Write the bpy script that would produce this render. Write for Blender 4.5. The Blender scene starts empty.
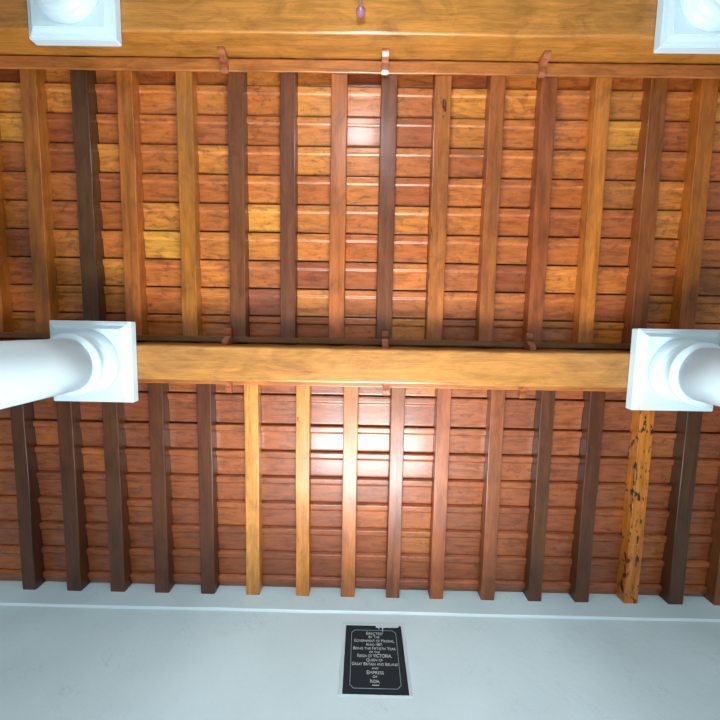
import bpy, bmesh, math, random
from mathutils import Matrix, Vector, noise
random.seed(11)
scene = bpy.context.scene
COL = scene.collection
EYE = 1.5                                   # eye height above the floor; heights below are above the floor
# ------------------------------------------------------------------ camera
def rx(t): return Matrix(((1, 0, 0), (0, math.cos(t), -math.sin(t)), (0, math.sin(t), math.cos(t))))
def ry(t): return Matrix(((math.cos(t), 0, math.sin(t)), (0, 1, 0), (-math.sin(t), 0, math.cos(t))))
def rz(t): return Matrix(((math.cos(t), -math.sin(t), 0), (math.sin(t), math.cos(t), 0), (0, 0, 1)))
Mc = rz(0.0177321) @ rx(0.0957164) @ ry(0.00716662)
Rc = Mc.transposed() @ Matrix(((1, 0, 0), (0, -1, 0), (0, 0, -1)))
cam_d = bpy.data.cameras.new('camera'); cam = bpy.data.objects.new('camera', cam_d); COL.objects.link(cam)
cam_d.sensor_width = 36; cam_d.lens = 386.66 / 720 * 36; cam_d.clip_start = 0.01
cam.matrix_world = Matrix.Translation((0, 0, EYE)) @ Rc.to_4x4()
scene.camera = cam
# ------------------------------------------------------------------ world, lights, exposure
scene.view_settings.view_transform = 'Standard'
scene.view_settings.look = 'None'
scene.view_settings.gamma = 1
scene.view_settings.exposure = 0.88
try: scene.view_settings.use_curve_mapping = False
except Exception: pass
w = bpy.data.worlds.new('world'); scene.world = w; w.use_nodes = True
w.node_tree.nodes['Background'].inputs[0].default_value = (0.92, 0.96, 1.0, 1)
w.node_tree.nodes['Background'].inputs[1].default_value = 0.14
YW = 2.262                                  # face of the wall
def area(name, loc, rot, sx, sy, power, col):
    d = bpy.data.lights.new(name, 'AREA'); d.shape = 'RECTANGLE'; d.size = sx; d.size_y = sy
    d.energy = power; d.color = col
    o = bpy.data.objects.new(name, d); o.location = loc; o.rotation_euler = rot; COL.objects.link(o); return o
R90 = math.pi / 2
kd = area('ceiling_key', (0.1, YW - 0.16, EYE + 1.0), (-R90 - math.radians(42), 0, 0), 1.5, 0.8, 28, (0.96, 0.98, 1.0))  # unseen key light added before the wall, aimed up into the room
kd.data.spread = math.radians(108)
cd = area('wall_fill', (0.0, -3.6, 0.7), (R90 + math.radians(25), 0, 0), 7.0, 1.0, 24, (0.96, 0.98, 1.0))  # unseen fill added low down, narrow cone aimed to brighten the wall
area('open_door_daylight', (0.1, YW + 0.12, 1.2), (-R90, 0, 0), 1.7, 2.2, 135, (0.93, 0.97, 1.0))
cd.data.spread = math.radians(50)

# ------------------------------------------------------------------ helpers
def srgb(r, g, b):
    f = lambda c: c / 12.92 if c <= 0.04045 else ((c + 0.055) / 1.055) ** 2.4
    return (f(r / 255), f(g / 255), f(b / 255), 1)
def link(name, bm, m=None, parent=None, smooth=False):
    me = bpy.data.meshes.new(name); bm.normal_update(); bm.to_mesh(me); bm.free()
    if smooth:
        for p in me.polygons: p.use_smooth = True
    o = bpy.data.objects.new(name, me); COL.objects.link(o)
    if m: me.materials.append(m)
    if parent: o.parent = parent
    return o
def empty(name, loc):
    o = bpy.data.objects.new(name, None); o.location = loc; o.empty_display_size = 0.1; COL.objects.link(o); return o
def tag(o, label=None, cat=None, group=None, kind=None):
    if label: o['label'] = label
    if cat: o['category'] = cat
    if group: o['group'] = group
    if kind: o['kind'] = kind
    return o
def box(bm, x0, x1, y0, y1, z0, z1, bev=0.0, seg=2):
    vs = [bm.verts.new((x, y, z)) for x in (x0, x1) for y in (y0, y1) for z in (z0, z1)]
    F = [(0, 1, 3, 2), (4, 6, 7, 5), (0, 4, 5, 1), (2, 3, 7, 6), (0, 2, 6, 4), (1, 5, 7, 3)]
    fs = [bm.faces.new([vs[i] for i in f]) for f in F]
    if bev:
        es = {e for f in fs for e in f.edges}
        bmesh.ops.bevel(bm, geom=list(es), offset=bev, segments=seg, profile=0.5, affect='EDGES')
def lathe(bm, prof, n=64, c=(0, 0), cap=True):
    rings = []
    for r, z in prof:
        rings.append([bm.verts.new((c[0] + r * math.cos(2 * math.pi * i / n), c[1] + r * math.sin(2 * math.pi * i / n), z)) for i in range(n)])
    for a, b in zip(rings, rings[1:]):
        for i in range(n):
            j = (i + 1) % n
            bm.faces.new((a[i], a[j], b[j], b[i]))
    if cap:
        bm.faces.new(rings[0][::-1]); bm.faces.new(rings[-1])
    bmesh.ops.recalc_face_normals(bm, faces=bm.faces)
def beam_mesh(bm, axis, a0, a1, b0, b1, z0, z1, bev=0.006, seg=2, steps=30, wob=0.002, seed=0.0):
    """squared timber along axis, with eased edges and the slight waviness of hand-planed wood"""
    sec = []
    for (cx, cz, s0) in ((b0, z0, 180), (b1, z0, 270), (b1, z1, 0), (b0, z1, 90)):
        ox = cx + (bev if cx == b0 else -bev); oz = cz + (bev if cz == z0 else -bev)
        for k in range(seg + 1):
            t = math.radians(s0 + 90 * k / seg)
            sec.append((ox + bev * math.cos(t), oz + bev * math.sin(t)))
    rings = []
    for i in range(steps + 1):
        a = a0 + (a1 - a0) * i / steps
        dx = wob * noise.noise((a * 1.6, seed, 0.3)) ; dz = wob * 0.6 * noise.noise((a * 2.1, seed, 5.3))
        ring = []
        for (b, z) in sec:
            e = wob * 0.5 * noise.noise((a * 5, b * 9 + seed, z * 9))
            p = (b + dx + e, a, z + dz + e) if axis == 'Y' else (a, b + dx + e, z + dz + e)
            ring.append(bm.verts.new(p))
        rings.append(ring)
    n = len(sec)
    for A, B in zip(rings, rings[1:]):
        for i in range(n):
            j = (i + 1) % n
            bm.faces.new((A[i], A[j], B[j], B[i]))
    bm.faces.new(rings[0]); bm.faces.new(rings[-1][::-1])
    bmesh.ops.recalc_face_normals(bm, faces=bm.faces)

# ------------------------------------------------------------------ materials
class N:
    def __init__(s, name):
        s.m = bpy.data.materials.new(name); s.m.use_nodes = True; s.t = s.m.node_tree
        s.p = s.t.nodes['Principled BSDF']
    def n(s, kind, **kw):
        nd = s.t.nodes.new(kind)
        for k, v in kw.items():
            if hasattr(nd, k): setattr(nd, k, v)
            else: nd.inputs[k.replace('_', ' ')].default_value = v
        return nd
    def l(s, a, b): s.t.links.new(a, b)
    def ramp(s, fac, stops):
        r = s.t.nodes.new('ShaderNodeValToRGB'); e = r.color_ramp.elements
        while len(e) < len(stops): e.new(0.5)
        for q, (pos, c) in zip(e, stops): q.position = pos; q.color = c
        s.l(fac, r.inputs[0]); return r
    def coords(s, scale):
        tc = s.n('ShaderNodeTexCoord'); oi = s.n('ShaderNodeObjectInfo')
        mul = s.n('ShaderNodeMath', operation='MULTIPLY'); mul.inputs[1].default_value = 37.0
        s.l(oi.outputs['Random'], mul.inputs[0])
        ad = s.n('ShaderNodeVectorMath', operation='ADD')
        s.l(tc.outputs['Object'], ad.inputs[0]); s.l(mul.outputs[0], ad.inputs[1])
        mp = s.n('ShaderNodeMapping'); mp.inputs['Scale'].default_value = scale
        s.l(ad.outputs[0], mp.inputs['Vector']); return mp
def mixc(a, b, t): return tuple(a[i] * (1 - t) + b[i] * t for i in range(3)) + (1,)
def mul(c, k): return (c[0] * k, c[1] * k, c[2] * k, 1)
def wood(name, base, grain='Y', rough=0.38, coat=0.35, var=0.45, patches=None, bump=0.25):
    k = N(name); g = {'Y': (1, 0.06, 1), 'X': (0.06, 1, 1), 'Z': (1, 1, 0.06)}[grain]
    mp = k.coords(tuple(v * 26 for v in g))
    n1 = k.n('ShaderNodeTexNoise', Scale=1.0, Detail=6.0, Roughness=0.6, Distortion=0.6); k.l(mp.outputs[0], n1.inputs['Vector'])
    r1 = k.ramp(n1.outputs['Fac'], [(0.25, mul(base, 1 - var)), (0.5, base), (0.75, mul(base, 1 + var * 0.75))])
    mp2 = k.coords(tuple(v * 150 for v in g))
    n2 = k.n('ShaderNodeTexNoise', Scale=1.0, Detail=3.0); k.l(mp2.outputs[0], n2.inputs['Vector'])
    r2 = k.ramp(n2.outputs['Fac'], [(0.3, (0.72, 0.68, 0.62, 1)), (0.62, (1, 1, 1, 1))])
    mx = k.n('ShaderNodeMix', data_type='RGBA', blend_type='MULTIPLY'); mx.inputs[0].default_value = 0.7
    k.l(r1.outputs[0], mx.inputs[6]); k.l(r2.outputs[0], mx.inputs[7]); out = mx.outputs[2]
    mp4 = k.coords(tuple(7.0 if v == 1 else 3.0 for v in g))
    n4 = k.n('ShaderNodeTexNoise', Scale=1.0, Detail=5.0, Roughness=0.7, Distortion=0.8); k.l(mp4.outputs[0], n4.inputs['Vector'])
    r4 = k.ramp(n4.outputs['Fac'], [(0.32, (0.55, 0.50, 0.45, 1)), (0.5, (0.95, 0.93, 0.9, 1)), (0.7, (1.22, 1.18, 1.1, 1))])
    m4 = k.n('ShaderNodeMix', data_type='RGBA', blend_type='MULTIPLY'); m4.inputs[0].default_value = 0.8
    k.l(out, m4.inputs[6]); k.l(r4.outputs[0], m4.inputs[7]); out = m4.outputs[2]
    if patches:
        pc, lo, hi, sc = patches
        mp3 = k.coords((sc * 2.0, sc * 0.6, sc) if grain == 'Y' else (sc * 0.6, sc * 2, sc))
        n3 = k.n('ShaderNodeTexNoise', Scale=1.0, Detail=5.0, Roughness=0.65); k.l(mp3.outputs[0], n3.inputs['Vector'])
        r3 = k.ramp(n3.outputs['Fac'], [(lo, (0, 0, 0, 1)), (hi, (1, 1, 1, 1))])
        m3 = k.n('ShaderNodeMix', data_type='RGBA'); k.l(r3.outputs[0], m3.inputs[0])
        k.l(out, m3.inputs[6]); m3.inputs[7].default_value = pc; out = m3.outputs[2]
    k.l(out, k.p.inputs['Base Color'])
    k.p.inputs['Roughness'].default_value = rough
    k.p.inputs['Coat Weight'].default_value = coat; k.p.inputs['Coat Roughness'].default_value = 0.22
    b = k.n('ShaderNodeBump'); b.inputs['Strength'].default_value = bump; b.inputs['Distance'].default_value = 0.002
    k.l(n1.outputs['Fac'], b.inputs['Height']); k.l(b.outputs[0], k.p.inputs['Normal'])
    return k.m
def board_mat():
    k = N('varnished_boards')
    at = k.n('ShaderNodeAttribute'); at.attribute_name = 'tone'
    sx = k.n('ShaderNodeSeparateColor'); k.l(at.outputs['Color'], sx.inputs[0])
    tc = k.n('ShaderNodeTexCoord')
    off = k.n('ShaderNodeVectorMath', operation='MULTIPLY'); off.inputs[1].default_value = (31, 17, 23)
    k.l(at.outputs['Color'], off.inputs[0])
    ad = k.n('ShaderNodeVectorMath', operation='ADD'); k.l(tc.outputs['Object'], ad.inputs[0]); k.l(off.outputs[0], ad.inputs[1])
    def noi(scale, det, dist=0.4):
        mp = k.n('ShaderNodeMapping'); mp.inputs['Scale'].default_value = scale; k.l(ad.outputs[0], mp.inputs['Vector'])
        n = k.n('ShaderNodeTexNoise', Scale=1.0, Detail=det, Roughness=0.62, Distortion=dist); k.l(mp.outputs[0], n.inputs['Vector']); return n
    tone = k.ramp(sx.outputs[0], [(0.0, srgb(128, 60, 26)), (0.3, srgb(176, 94, 40)), (0.6, srgb(200, 116, 46)), (0.88, srgb(218, 144, 56)), (1.0, srgb(226, 162, 58))])
    red = k.n('ShaderNodeMix', data_type='RGBA'); k.l(sx.outputs[1], red.inputs[0])
    k.l(tone.outputs[0], red.inputs[6]); red.inputs[7].default_value = srgb(146, 80, 44)
    n1 = noi((6, 34, 20), 6.0); r1 = k.ramp(n1.outputs['Fac'], [(0.32, (0.38, 0.30, 0.22, 1)), (0.5, (0.92, 0.9, 0.88, 1)), (0.7, (1.3, 1.25, 1.15, 1))])
    m1 = k.n('ShaderNodeMix', data_type='RGBA', blend_type='MULTIPLY'); m1.inputs[0].default_value = 0.75
    k.l(red.outputs[2], m1.inputs[6]); k.l(r1.outputs[0], m1.inputs[7])
    n2 = noi((13, 20, 9), 4.0, 1.0); r2 = k.ramp(n2.outputs['Fac'], [(0.54, (0, 0, 0, 1)), (0.70, (1, 1, 1, 1))])
    m2 = k.n('ShaderNodeMix', data_type='RGBA')
    sc = k.n('ShaderNodeMath', operation='MULTIPLY'); sc.inputs[1].default_value = 0.6
    k.l(r2.outputs[0], sc.inputs[0]); k.l(sc.outputs[0], m2.inputs[0]); k.l(m1.outputs[2], m2.inputs[6]); m2.inputs[7].default_value = srgb(92, 40, 18)
    k.l(m2.outputs[2], k.p.inputs['Base Color'])
    k.p.inputs['Roughness'].default_value = 0.5
    k.p.inputs['Coat Weight'].default_value = 0.6; k.p.inputs['Coat Roughness'].default_value = 0.21
    b = k.n('ShaderNodeBump'); b.inputs['Strength'].default_value = 0.25; b.inputs['Distance'].default_value = 0.002
    k.l(n1.outputs['Fac'], b.inputs['Height']); k.l(b.outputs[0], k.p.inputs['Normal'])
    return k.m
def plaster(name, c, var, rough, bump, crack=True):
    k = N(name); tc = k.n('ShaderNodeTexCoord')
    n1 = k.n('ShaderNodeTexNoise', Scale=1.8, Detail=5.0); k.l(tc.outputs['Object'], n1.inputs['Vector'])
    r1 = k.ramp(n1.outputs['Fac'], [(0.3, mul(c, 1 - var)), (0.7, c)])
    out = r1.outputs[0]
    n2 = k.n('ShaderNodeTexNoise', Scale=14.0, Detail=8.0, Roughness=0.6, Distortion=0.5); k.l(tc.outputs['Object'], n2.inputs['Vector'])
    h = n2.outputs['Fac']
    if crack:
        v = k.n('ShaderNodeTexVoronoi', feature='DISTANCE_TO_EDGE', Scale=5.0)
        dm = k.n('ShaderNodeMix', data_type='RGBA', blend_type='ADD'); dm.inputs[0].default_value = 0.35
        k.l(tc.outputs['Object'], dm.inputs[6]); k.l(n2.outputs['Color'], dm.inputs[7]); k.l(dm.outputs[2], v.inputs['Vector'])
        rc = k.ramp(v.outputs['Distance'], [(0.0, (1, 1, 1, 1)), (0.022, (0, 0, 0, 1))])
        n3 = k.n('ShaderNodeTexNoise', Scale=3.3, Detail=3.0); k.l(tc.outputs['Object'], n3.inputs['Vector'])
        r3 = k.ramp(n3.outputs['Fac'], [(0.55, (0, 0, 0, 1)), (0.66, (0.55, 0.55, 0.55, 1))])
        mk = k.n('ShaderNodeMath', operation='MULTIPLY'); k.l(rc.outputs[0], mk.inputs[0]); k.l(r3.outputs[0], mk.inputs[1])
        m = k.n('ShaderNodeMix', data_type='RGBA'); k.l(mk.outputs[0], m.inputs[0]); k.l(out, m.inputs[6]); m.inputs[7].default_value = mul(c, 0.55)
        out = m.outputs[2]
    k.l(out, k.p.inputs['Base Color']); k.p.inputs['Roughness'].default_value = rough
    b = k.n('ShaderNodeBump'); b.inputs['Strength'].default_value = bump; b.inputs['Distance'].default_value = 0.006
    k.l(h, b.inputs['Height']); k.l(b.outputs[0], k.p.inputs['Normal'])
    return k.m
def plain(name, c, rough=0.5, metal=0.0, emit=0.0, trans=0.0):
    k = N(name)
    tc = k.n('ShaderNodeTexCoord'); n = k.n('ShaderNodeTexNoise', Scale=30.0, Detail=4.0); k.l(tc.outputs['Object'], n.inputs['Vector'])
    r = k.ramp(n.outputs['Fac'], [(0.3, mul(c, 0.85)), (0.7, c)]); k.l(r.outputs[0], k.p.inputs['Base Color'])
    k.p.inputs['Roughness'].default_value = rough; k.p.inputs['Metallic'].default_value = metal
    k.p.inputs['Transmission Weight'].default_value = trans
    if emit:
        k.p.inputs['Emission Color'].default_value = c; k.p.inputs['Emission Strength'].default_value = emit
    return k.m

WALL = plaster('pale_blue_limewash', srgb(194, 222, 230), 0.10, 0.75, 0.7)
WHITE = plaster('white_gloss_paint', srgb(214, 240, 250), 0.04, 0.32, 0.05, crack=False)
FRAMEW = plaster('rough_white_paint', srgb(188, 214, 222), 0.15, 0.6, 0.6, crack=False)
FLOOR = plaster('polished_floor', srgb(150, 146, 138), 0.1, 0.4, 0.05, crack=False)
BOARD = board_mat()
BEAM = wood('tan_teak_beam', srgb(180, 126, 62), 'X', 0.36, 0.3, 0.28)
BEAM2 = wood('golden_teak_beam', srgb(196, 134, 58), 'X', 0.36, 0.4, 0.32)
LEDGER = wood('brown_teak_ledger', srgb(186, 118, 62), 'X', 0.36, 0.4, 0.35)
LEDGER2 = wood('dull_brown_ledger', srgb(120, 82, 48), 'X', 0.5, 0.2, 0.3)
CLEAT = wood('red_brown_cleat', srgb(168, 98, 60), 'Z', 0.3, 0.5, 0.3)

# ------------------------------------------------------------------ setting
CE = EYE + 3.10                              # face of the ceiling boards
JB = EYE + 3.00                              # underside of the joists
WX = 4.2
bm = bmesh.new(); box(bm, -WX, WX, -4.2, YW + 0.3, -0.12, 0.0)
tag(link('floor', bm, FLOOR), kind='structure')
# wall with a doorway below the frame of the photograph
bm = bmesh.new()
DX0, DX1, DZ = -0.8, 1.0, 2.35
box(bm, -WX, DX0, YW, YW + 0.3, 0, CE + 0.1)
box(bm, DX1, WX, YW, YW + 0.3, 0, CE + 0.1)
box(bm, DX0, DX1, YW, YW + 0.3, DZ, CE + 0.1)
wall = link('wall_back', bm, WALL); tag(wall, kind='structure')
# string course: the wall below it stands a little proud
BZ = EYE + 2.826
bm = bmesh.new()
n = 120; prof = [(0.0, 0.006), (-0.012, 0.005), (-0.017, 0.0), (-0.012, -0.006), (0.0, -0.010)]
rings = []
for i in range(n + 1):
    x = -WX + 2 * WX * i / n
    wob = 0.004 * noise.noise((x * 1.3, 0, 0)); wy = 0.0025 * noise.noise((x * 4, 3, 0))
    rings.append([bm.verts.new((x, YW + a + (wy if a else 0), BZ + b + wob)) for a, b in prof])
for A, B in zip(rings, rings[1:]):
    for i in range(len(prof) - 1): bm.faces.new((A[i], B[i], B[i + 1], A[i + 1]))
    bm.faces.new((A[-1], B[-1], B[0], A[0]))
bm.faces.new(rings[0]); bm.faces.new(rings[-1][::-1])
bmesh.ops.recalc_face_normals(bm, faces=bm.faces)
tag(link('trim_1', bm, WHITE, smooth=False), kind='structure')  # whiter than the wall: the bead's highlight is put into its colour
bm = bmesh.new()
box(bm, DX0 - 0.1, DX0, YW - 0.03, YW, 0, DZ + 0.1, 0.006); box(bm, DX1, DX1 + 0.1, YW - 0.03, YW, 0, DZ + 0.1, 0.006)
box(bm, DX0, DX1, YW - 0.03, YW, DZ, DZ + 0.1, 0.006)
tag(link('trim_2', bm, WHITE), kind='structure')

# ------------------------------------------------------------------ joists
UX = [-2.497, -2.119, -1.787, -1.349, -0.97, -0.585, -0.21, 0.159, 0.551, 0.948, 1.324, 1.717, 2.119, 2.484]
LX = [-2.747, -2.367, -2.004, -1.635, -1.25, -0.875, -0.467, -0.087, 0.285, 0.647, 1.069, 1.458, 1.844, 2.245, 2.612]
UX = [-2.87] + UX
LX = LX + [2.985]
DK = srgb(52, 30, 18)
UC = [('amber brown', (176, 96, 32), None), ('amber brown', (172, 98, 36), None), ('dark greyish brown', (92, 56, 32), None), ('orange brown', (176, 98, 42), None),
      ('golden', (176, 106, 42), None), ('dark brown', (116, 66, 38), None), ('dark purplish brown', (112, 62, 42), None), ('reddish tan', (172, 94, 50), None),
      ('dark brown', (116, 64, 40), None), ('mottled brown', (166, 94, 46), 1), ('mid brown', (156, 86, 44), None), ('reddish brown', (152, 78, 42), None),
      ('amber', (194, 112, 44), None), ('brown', (142, 76, 34), None), ('amber brown', (172, 94, 30), None)]
LC = [('very dark brown', (86, 46, 24), None), ('dark brown', (94, 50, 26), None), ('dark brown', (100, 56, 30), None), ('dark brown', (102, 56, 30), None),
      ('dark brown', (94, 50, 28), None), ('pale golden', (212, 140, 72), None), ('amber', (206, 128, 58), 2), ('tan brown', (184, 108, 62), None),
      ('reddish brown', (146, 84, 58), None), ('red brown', (164, 88, 52), None), ('mid brown', (146, 80, 48), None), ('dark brown', (96, 54, 28), None),
      ('dark brown', (94, 50, 26), None), ('peeling amber', (208, 122, 40), 3), ('dark greyish brown', (86, 52, 26), None), ('brown', (140, 76, 38), None)]
ORD = ['first', 'second', 'third', 'fourth', 'fifth', 'sixth', 'seventh', 'eighth', 'ninth', 'tenth', 'eleventh', 'twelfth', 'thirteenth', 'fourteenth', 'fifteenth', 'sixteenth']
PAT = {None: None, 1: (DK, 0.60, 0.66, 9.0), 2: (srgb(120, 62, 30), 0.62, 0.68, 8.0), 3: (DK, 0.56, 0.59, 15.0)}
JT = EYE + 3.115
UW = 0.118; LW = 0.115
UY0, UY1 = -1.90, 0.165
LY0 = 0.440
uh, lh = [], []
def joists(xs, cs, wid, y0, y1, hs, text, grp):
    for i, (x, (cn, c, p)) in enumerate(zip(xs, cs)):
        m = wood('joist_wood_' + cn.replace(' ', '_'), srgb(c[0], c[1] * 1.05, c[2]), 'Y', 0.42, 0.24, 0.42, PAT[p])
        wd = wid * random.uniform(0.95, 1.06); hs.append(wd / 2)
        bm = bmesh.new()
        beam_mesh(bm, 'Y', y0, y1, -wd / 2, wd / 2, 0, JT - JB, 0.007, 3, 40, 0.004, i * 3.7 + y0)
        o = link('ceiling_joist', bm, m, smooth=False); o.location = (x, 0, JB)
        tag(o, text % (cn, ORD[i]), 'joist', grp)
joists(UX, UC, UW, UY0, UY1, uh, '%s joist between the two timber beams, %s from the left', 'joists between the two beams')
joists(LX, LC, LW, LY0, YW, lh, '%s joist from middle beam into pale wall, %s from the left', 'joists between the middle beam and the wall')

# ------------------------------------------------------------------ ceiling boards (one mesh: planks are the ceiling's own pattern)
bm = bmesh.new(); lay = bm.loops.layers.float_color.new('tone')
def cell(x0, x1, ya, yb, tone, red, first=False):
    """one lapped board between two joists: a lower lip along its ya side, then the recessed face"""
    jz = random.uniform(-0.002, 0.002); s = 0.060 + random.uniform(-0.003, 0.003)
    z0 = CE + jz; lip = z0 - 0.022
    P = [(ya - 0.0005, CE + 0.018), (ya + 0.007, CE + 0.018), (ya + 0.008, lip + 0.005), (ya + 0.011, lip + 0.0015), (ya + 0.016, lip), (ya + 0.020, lip + 0.0002), (ya + s - 0.016, lip + 0.0018),
         (ya + s - 0.012, lip + 0.0020), (ya + s - 0.006, lip + 0.003), (ya + s - 0.002, lip + 0.005), (ya + s + 0.002, lip + 0.010), (ya + s + 0.006, lip + 0.0125), (ya + s + 0.010, lip + 0.0138), (ya + s + 0.016, lip + 0.0142), (yb - 0.020, z0 - 0.0005),
         (yb - 0.009, z0), (yb - 0.005, z0 + 0.002), (yb - 0.003, z0 + 0.006), (yb - 0.0005, CE + 0.018)]
    tilt = random.uniform(-0.0015, 0.0015)
    A = [bm.verts.new((x0, y, z - tilt)) for y, z in P]; B = [bm.verts.new((x1, y, z + tilt)) for y, z in P]
    rt = random.random()
    for i in range(len(P) - 1):
        f = bm.faces.new((A[i], B[i], B[i + 1], A[i + 1])); f.smooth = 1 <= i < 15
        for l in f.loops: l[lay] = (tone, red, rt, 1)
def section(xs, hs, lines, red, ext0, ext1):
    edges = [(ext0, xs[0] - hs[0])] + [(a + ha, b - hb) for (a, ha), (b, hb) in zip(zip(xs, hs), list(zip(xs, hs))[1:])] + [(xs[-1] + hs[-1], ext1)]
    for (x0, x1) in edges:
        for ya, yb in zip(lines, lines[1:]):
            t = min(1, max(0, random.gauss(0.56 if red < 0.5 else 0.42, 0.2 if red < 0.5 else 0.14)))
            j = random.uniform(-0.002, 0.002)
            cell(x0 + 0.001, x1 - 0.001, ya, yb, t, min(1, max(0, random.gauss(red, 0.18))))
UL = [-1.983 + 0.2155 * k for k in range(11)]; UL[-1] = 0.172
LL = [0.372, 0.588] + [0.837 + 0.2198 * k for k in range(7)]; LL[-1] = YW; LL.insert(0, 0.173)
LL[-1] = 2.156; LL.append(YW)
section(UX, uh, UL, 0.15, -WX, WX)
section(LX, lh, LL, 0.75, -WX, WX)
bmesh.ops.recalc_face_normals(bm, faces=bm.faces)
for f in bm.faces:
    if f.normal.z > 0 and abs(f.normal.z) > 0.3: f.normal_flip()
x0, x1, y0, y1 = -WX, WX, -4.2, YW
vs = [bm.verts.new(p) for p in ((x0, y0, CE + 0.02), (x1, y0, CE + 0.02), (x1, y1, CE + 0.02), (x0, y1, CE + 0.02), (x0, y0, CE + 0.1), (x1, y0, CE + 0.1), (x1, y1, CE + 0.1), (x0, y1, CE + 0.1))]
for f in ((0, 3, 2, 1), (4, 5, 6, 7), (0, 1, 5, 4), (1, 2, 6, 5), (2, 3, 7, 6), (3, 0, 4, 7)):
    q = bm.faces.new([vs[i] for i in f])
    for l in q.loops: l[lay] = (0.1, 0.5, 0.5, 1)
tag(link('ceiling', bm, BOARD), kind='structure')

# ------------------------------------------------------------------ timber beams with ledgers and cleats
BB = EYE + 2.75
def cleat(x, y, side, parent, z0):
    """small moulded corbel under the ledger; side = direction it faces along y"""
    bm = bmesh.new()
    P = [(0.0, -0.120), (0.022, -0.118), (0.042, -0.100), (0.050, -0.074), (0.062, -0.066), (0.066, -0.050), (0.084, -0.058), (0.108, -0.056), (0.124, -0.040), (0.126, -0.024), (0.118, -0.021), (0.0, -0.021)]
    A = [bm.verts.new((-0.024, side * a, b)) for a, b in P]; B = [bm.verts.new((0.024, side * a, b)) for a, b in P]
    for i in range(len(P)):
        j = (i + 1) % len(P); bm.faces.new((A[i], A[j], B[j], B[i]))
    bm.faces.new(A[::-1]); bm.faces.new(B)
    bmesh.ops.recalc_face_normals(bm, faces=bm.faces)
    bmesh.ops.bevel(bm, geom=[e for e in bm.edges], offset=0.003, segments=2, affect='EDGES')
    o = link('cleat', bm, CLEAT, parent); o.location = (x, y, z0)
def beam(y0, y1, label, ledgers, bmat):
    e = empty('timber_beam', (0, (y0 + y1) / 2, BB)); tag(e, label, 'beam', kind='thing')
    yc = (y0 + y1) / 2
    bm = bmesh.new(); beam_mesh(bm, 'X', -WX, WX, y0 - yc, y1 - yc, 0, JT - BB, 0.016, 3, 80, 0.005, yc * 7)
    link('beam_body', bm, bmat, e)
    for (a, b, zb, m, cl, side) in ledgers:
        bm = bmesh.new(); beam_mesh(bm, 'X', -WX, WX, a - yc, b - yc, zb - BB, JB - BB - 0.001, 0.006, 3, 80, 0.003, a * 5)
        lo = link('ledger_strip', bm, m, e)
        for cx in cl:
            cleat(cx, (y1 if side > 0 else y0) - yc, side, lo, JB - BB)
beam(0.182, 0.436, 'golden teak beam across the middle, between the two lower white columns',
     [(0.122, 0.166, JB - 0.02, LEDGER2, (-1.035, 0.165, 1.265), -1), (0.437, 0.498, JB - 0.02, LEDGER, (-1.035, 0.184, 1.237), 1)], BEAM)
beam(-2.17, -1.902, 'wide golden teak beam along the top edge of the photo with moulded brown ledger',
     [(-1.885, -1.800, JB - 0.02, LEDGER, (-1.032, 0.12, 1.244), 1)], BEAM2)

# ------------------------------------------------------------------ columns
def column(x, y, label):
    e = empty('round_column', (x, y, 0)); tag(e, label, 'column', 'white columns under the beams', 'thing')
    T = BB - 0.005
    bm = bmesh.new(); box(bm, -0.30, 0.30, -0.30, 0.30, 0, 0.16, 0.01); link('plinth', bm, WHITE, e)
    bm = bmesh.new()
    lathe(bm, [(0.27, 0.16), (0.285, 0.19), (0.285, 0.22), (0.265, 0.25), (0.225, 0.26), (0.215, 0.29), (0.225, 0.31), (0.235, 0.33), (0.225, 0.35), (0.195, 0.36)], 64)
    link('base_moulding', bm, WHITE, e, True)
    bm = bmesh.new(); R0, R1 = 0.190, 0.173
    lathe(bm, [(R0 - (R0 - R1) * (k / 12) ** 1.6, 0.36 + (T - 0.295 - 0.36) * k / 12) for k in range(13)], 72)
    link('shaft', bm, WHITE, e, True)
    bm = bmesh.new()
    z = T - 0.295
    lathe(bm, [(0.178, z), (0.186, z + 0.002), (0.188, z + 0.012), (0.198, z + 0.016), (0.206, z + 0.027), (0.206, z + 0.036), (0.198, z + 0.047), (0.186, z + 0.051), (0.180, z + 0.054),
               (0.176, z + 0.105), (0.178, z + 0.122), (0.186, z + 0.125), (0.187, z + 0.136), (0.192, z + 0.138), (0.206, z + 0.150), (0.216, z + 0.168), (0.220, z + 0.185), (0.220, z + 0.197)], 72)
    o = link('capital_moulding', bm, WHITE, e, False)
    for p in o.data.polygons: p.use_smooth = True
    bm = bmesh.new()
    rings = []
    for (h, zz) in ((0.232, T - 0.098), (0.232, T - 0.092), (0.240, T - 0.090), (0.247, T - 0.082), (0.256, T - 0.074), (0.268, T - 0.069), (0.272, T - 0.068), (0.272, T - 0.062), (0.283, T - 0.060), (0.2855, T - 0.057), (0.2855, T - 0.003), (0.283, T)):
        c = 0.006
        rings.append([bm.verts.new((sx * h - (c * sx if q else 0), sy * h - (0 if q else c * sy), zz)) for sx, sy, q in
                      ((1, -1, 0), (1, 1, 0), (1, 1, 1), (-1, 1, 1), (-1, 1, 0), (-1, -1, 0), (-1, -1, 1), (1, -1, 1))])
    for A, B in zip(rings, rings[1:]):
        for i in range(8):
            j = (i + 1) % 8; bm.faces.new((A[i], A[j], B[j], B[i]))
    bm.faces.new(rings[0][::-1]); bm.faces.new(rings[-1])
    bmesh.ops.recalc_face_normals(bm, faces=bm.faces)
    link('abacus', bm, WHITE, e)
column(-1.903, 0.305, 'white round column at the left end of the middle beam')
column(2.175, 0.290, 'white round column at the right end of the middle beam')
column(-1.925, -2.085, 'white round column under the top beam, only its capital showing at left')
column(2.160, -2.085, 'white round column under the top beam, only its capital showing at right')

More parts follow.
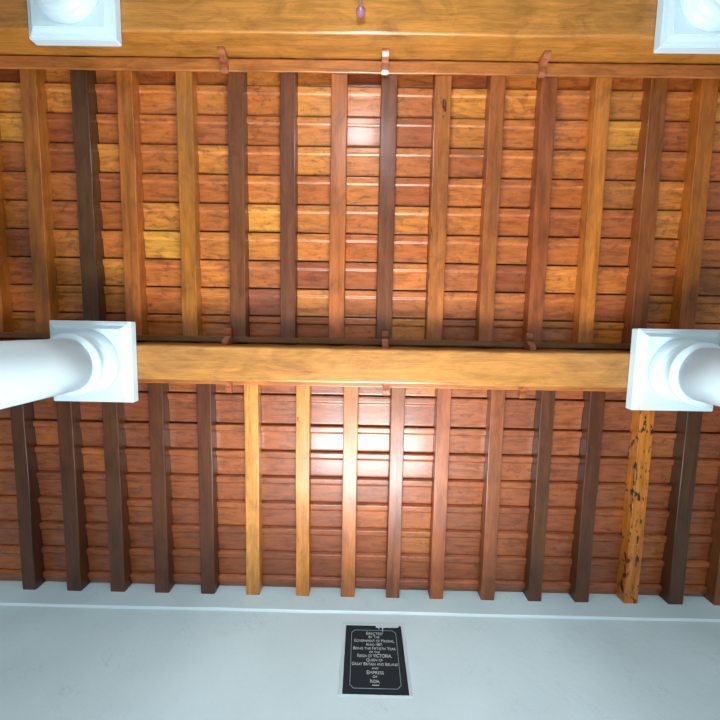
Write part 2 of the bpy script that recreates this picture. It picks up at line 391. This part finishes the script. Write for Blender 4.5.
# ------------------------------------------------------------------ memorial plaque
PX, PZ0, PZ1, PW = 0.117, EYE + 2.155, EYE + 2.697, 0.410
pe = empty('memorial_plaque', (PX, YW, PZ0)); tag(pe, 'black stone plaque with pale engraved inscription, set in the wall below the joists', 'plaque')
PH = PZ1 - PZ0; hw = PW / 2
STONE = plain('black_stone', srgb(5, 28, 38), 0.8)
LETTER = plain('pale_lettering', srgb(196, 214, 216), 0.6)
RULE = plain('grey_rule', srgb(128, 156, 164), 0.6)
bm = bmesh.new(); box(bm, -hw, hw, -0.004, -0.0005, 0, PH, 0.001); link('tablet', bm, STONE, pe)
bm = bmesh.new()
def rough_bar(bm, a, b, wv, along):
    """a painted margin with an uneven edge: a to b along the axis, wv = (inner, outer)"""
    n = 24; rings = []
    for i in range(n + 1):
        t = a + (b - a) * i / n
        q = 0.003 * noise.noise((t * 22, wv[0] * 9, 1.1)); q2 = 0.006 * noise.noise((t * 15, wv[1] * 7, 4.1))
        i0, o0 = wv[0] + q, wv[1] + q2
        s = 1 if wv[1] > wv[0] else -1
        sec = [(i0, -0.0005), (i0, -0.005), (i0 + s * 0.003, -0.007), (o0 - s * 0.006, -0.004), (o0, -0.0005)]
        rings.append([bm.verts.new((t, yy, v) if along == 'x' else (v, yy, t)) for v, yy in sec])
    for A, B in zip(rings, rings[1:]):
        for i in range(5):
            j = (i + 1) % 5; bm.faces.new((A[i], A[j], B[j], B[i]))
    bm.faces.new(rings[0]); bm.faces.new(rings[-1][::-1])
rough_bar(bm, -hw - 0.028, hw + 0.028, (PH + 0.0005, PH + 0.036), 'x')
rough_bar(bm, -hw - 0.022, hw + 0.022, (-0.0005, -0.016), 'x')
rough_bar(bm, -0.001, PH + 0.001, (-hw - 0.0005, -hw - 0.026), 'z')
rough_bar(bm, -0.001, PH + 0.001, (hw + 0.0005, hw + 0.022), 'z')
bmesh.ops.recalc_face_normals(bm, faces=bm.faces)
link('painted_margin', bm, FRAMEW, pe)
# engraved border line with notched corners
bm = bmesh.new()
def strip(bm, p, q, wd=0.0036, y=-0.0050):
    p = Vector(p); q = Vector(q); d = (q - p).normalized(); nrm = Vector((-d.y, d.x)) * wd / 2; p -= d * wd / 2; q += d * wd / 2
    A = [bm.verts.new((v.x, yy, v.y)) for yy in (y, -0.0038) for v in (p + nrm, q + nrm, q - nrm, p - nrm)]
    for f in ((0, 1, 2, 3), (7, 6, 5, 4), (0, 4, 5, 1), (1, 5, 6, 2), (2, 6, 7, 3), (3, 7, 4, 0)): bm.faces.new([A[i] for i in f])
ix, z0, z1, c = hw - 0.044, 0.040, PH - 0.045, 0.024
pts = [(-ix + c, z0), (ix - c, z0), (ix, z0 + c), (ix, z1 - c), (ix - c, z1), (-ix + c, z1), (-ix, z1 - c), (-ix, z0 + c)]
for a, b in zip(pts, pts[1:] + pts[:1]): strip(bm, a, b)
bmesh.ops.recalc_face_normals(bm, faces=bm.faces)
link('border_line', bm, RULE, pe)
# inscription (small capitals), one mesh
LINES = [('Erected', 147, 285, 412, 24), ('By The', 175, 305, 390, 20), ('Government of Madras,', 205, 190, 507, 24), ('Anno 1887,', 235, 285, 415, 22),
         ('Being the Fiftieth Year', 266, 185, 520, 24), ('of the', 295, 312, 395, 20), ('Reign of VICTORIA,', 325, 220, 490, 28), ('Queen of', 358, 290, 420, 24),
         ('Great Britain and Ireland', 391, 178, 540, 26), ('and', 424, 335, 386, 20), ('Empress', 458, 297, 430, 30), ('of', 491, 345, 380, 22), ('India.', 527, 325, 400, 32)]
def plate_z(py):                              # height on the plaque of a row measured down the picture of it
    v = 615 + py / 8
    K = Vector(((0.117 * 386.66 / 2.4), v - 360, 386.66)); d = Mc.transposed() @ K
    return EYE + d.z / d.y * (YW - 0.005) - PZ0
def edges(py): t = (py - 85) / 550; return 122 - 12 * t, 560 + 72 * t
tb = bmesh.new()
for (s, py, a, b, hpx) in LINES:
    cu = bpy.data.curves.new('line', 'FONT'); cu.body = s; cu.align_x = 'CENTER'; cu.small_caps_scale = 0.80; cu.extrude = 0.001
    for i, ch in enumerate(s):
        if ch.islower(): cu.body_format[i].use_small_caps = True
    cu.offset = -0.004
    to = bpy.data.objects.new('line', cu); COL.objects.link(to)
    bpy.context.view_layer.update()
    me = bpy.data.meshes.new_from_object(to.evaluated_get(bpy.context.evaluated_depsgraph_get()))
    bpy.data.objects.remove(to); bpy.data.curves.remove(cu)
    xs = [v.co.x for v in me.vertices]; ys = [v.co.y for v in me.vertices]
    cx = (min(xs) + max(xs)) / 2; L0, L1 = edges(py); k = PW / (L1 - L0)
    kx = (b - a) * k / (max(xs) - min(xs)); capz = abs(plate_z(py - hpx / 2) - plate_z(py + hpx / 2)); kz = capz / 0.72
    mx = (((a + b) / 2) - (L0 + L1) / 2) * k; bz = plate_z(py + hpx / 2)
    for v in me.vertices:
        v.co = Vector(((v.co.x - cx) * kx + mx, -0.0040 - 0.0006 * (1 if v.co.z > 0 else 0), v.co.y * kz + bz))
    tb.from_mesh(me); bpy.data.meshes.remove(me)
strip(tb, (-0.018, plate_z(562)), (0.022, plate_z(562)), 0.004)
link('inscription', tb, LETTER, pe)
# white paint spilt over the top right of the tablet, with two runs
bm = bmesh.new()
top = PH + 0.002; low = []
xa, xb = hw * 0.08, hw * 0.90
n = 60
for i in range(n + 1):
    t = i / n; x = xa + (xb - xa) * t
    d = 0.020 + 0.005 * noise.noise((t * 9, 0, 0)) - 0.010 * max(0, t - 0.65)
    for (tc, dep, wd) in ((0.14, 0.020, 0.022), (0.30, 0.058, 0.016)): d += dep * math.exp(-((t - tc) / wd) ** 4)
    low.append((x, top - d))
A = [[bm.verts.new((x, yy, z)) for x, z in low] for yy in (-0.0038, -0.0075)]
B = [[bm.verts.new((x, yy, top)) for x, z in low] for yy in (-0.0038, -0.0075)]
for i in range(n):
    bm.faces.new((A[1][i], A[1][i + 1], B[1][i + 1], B[1][i])); bm.faces.new((A[0][i], B[0][i], B[0][i + 1], A[0][i + 1]))
    bm.faces.new((A[0][i], A[0][i + 1], A[1][i + 1], A[1][i])); bm.faces.new((B[0][i], B[1][i], B[1][i + 1], B[0][i + 1]))
bm.faces.new((A[0][0], A[1][0], B[1][0], B[0][0])); bm.faces.new((A[0][n], B[0][n], B[1][n], A[1][n]))
bmesh.ops.recalc_face_normals(bm, faces=bm.faces)
pp = link('paint_spill', bm, FRAMEW, pe); pp['label'] = 'white paint run over the corner'

# ------------------------------------------------------------------ pendant lamp under the top beam
LY = -1.985
le = empty('pendant_lamp', (0.0 - 0.055, LY, BB - 0.006)); tag(le, 'pinkish teardrop fitting with thin pale rod hanging under the top beam', 'lamp')
PINK = plain('pink_glass', srgb(160, 108, 128), 0.12); ROD = plain('pale_enamel_rod', srgb(190, 205, 225), 0.3)
GLOW = plain('lit_white_glass', (0.86, 0.93, 1.0, 1), 0.3, emit=45.0)
bm = bmesh.new(); lathe(bm, [(0.002, 0.0), (0.006, -0.012), (0.014, -0.025), (0.024, -0.04), (0.030, -0.055), (0.031, -0.068), (0.026, -0.080), (0.016, -0.09), (0.006, -0.118)], 32)
link('ceiling_drop', bm, PINK, le, True)
bm = bmesh.new(); lathe(bm, [(0.006, -1.05), (0.006, -0.117)], 16); link('rod', bm, ROD, le, True)
bm = bmesh.new(); lathe(bm, [(0.012, -1.04), (0.03, -1.05), (0.05, -1.08), (0.055, -1.11)], 32); link('lamp_holder', bm, ROD, le, True)
bm = bmesh.new(); lathe(bm, [(0.05, -1.11), (0.09, -1.13), (0.125, -1.17), (0.14, -1.23), (0.13, -1.29), (0.095, -1.34), (0.04, -1.365), (0.01, -1.368)], 40)
link('glass_shade', bm, GLOW, le, True)
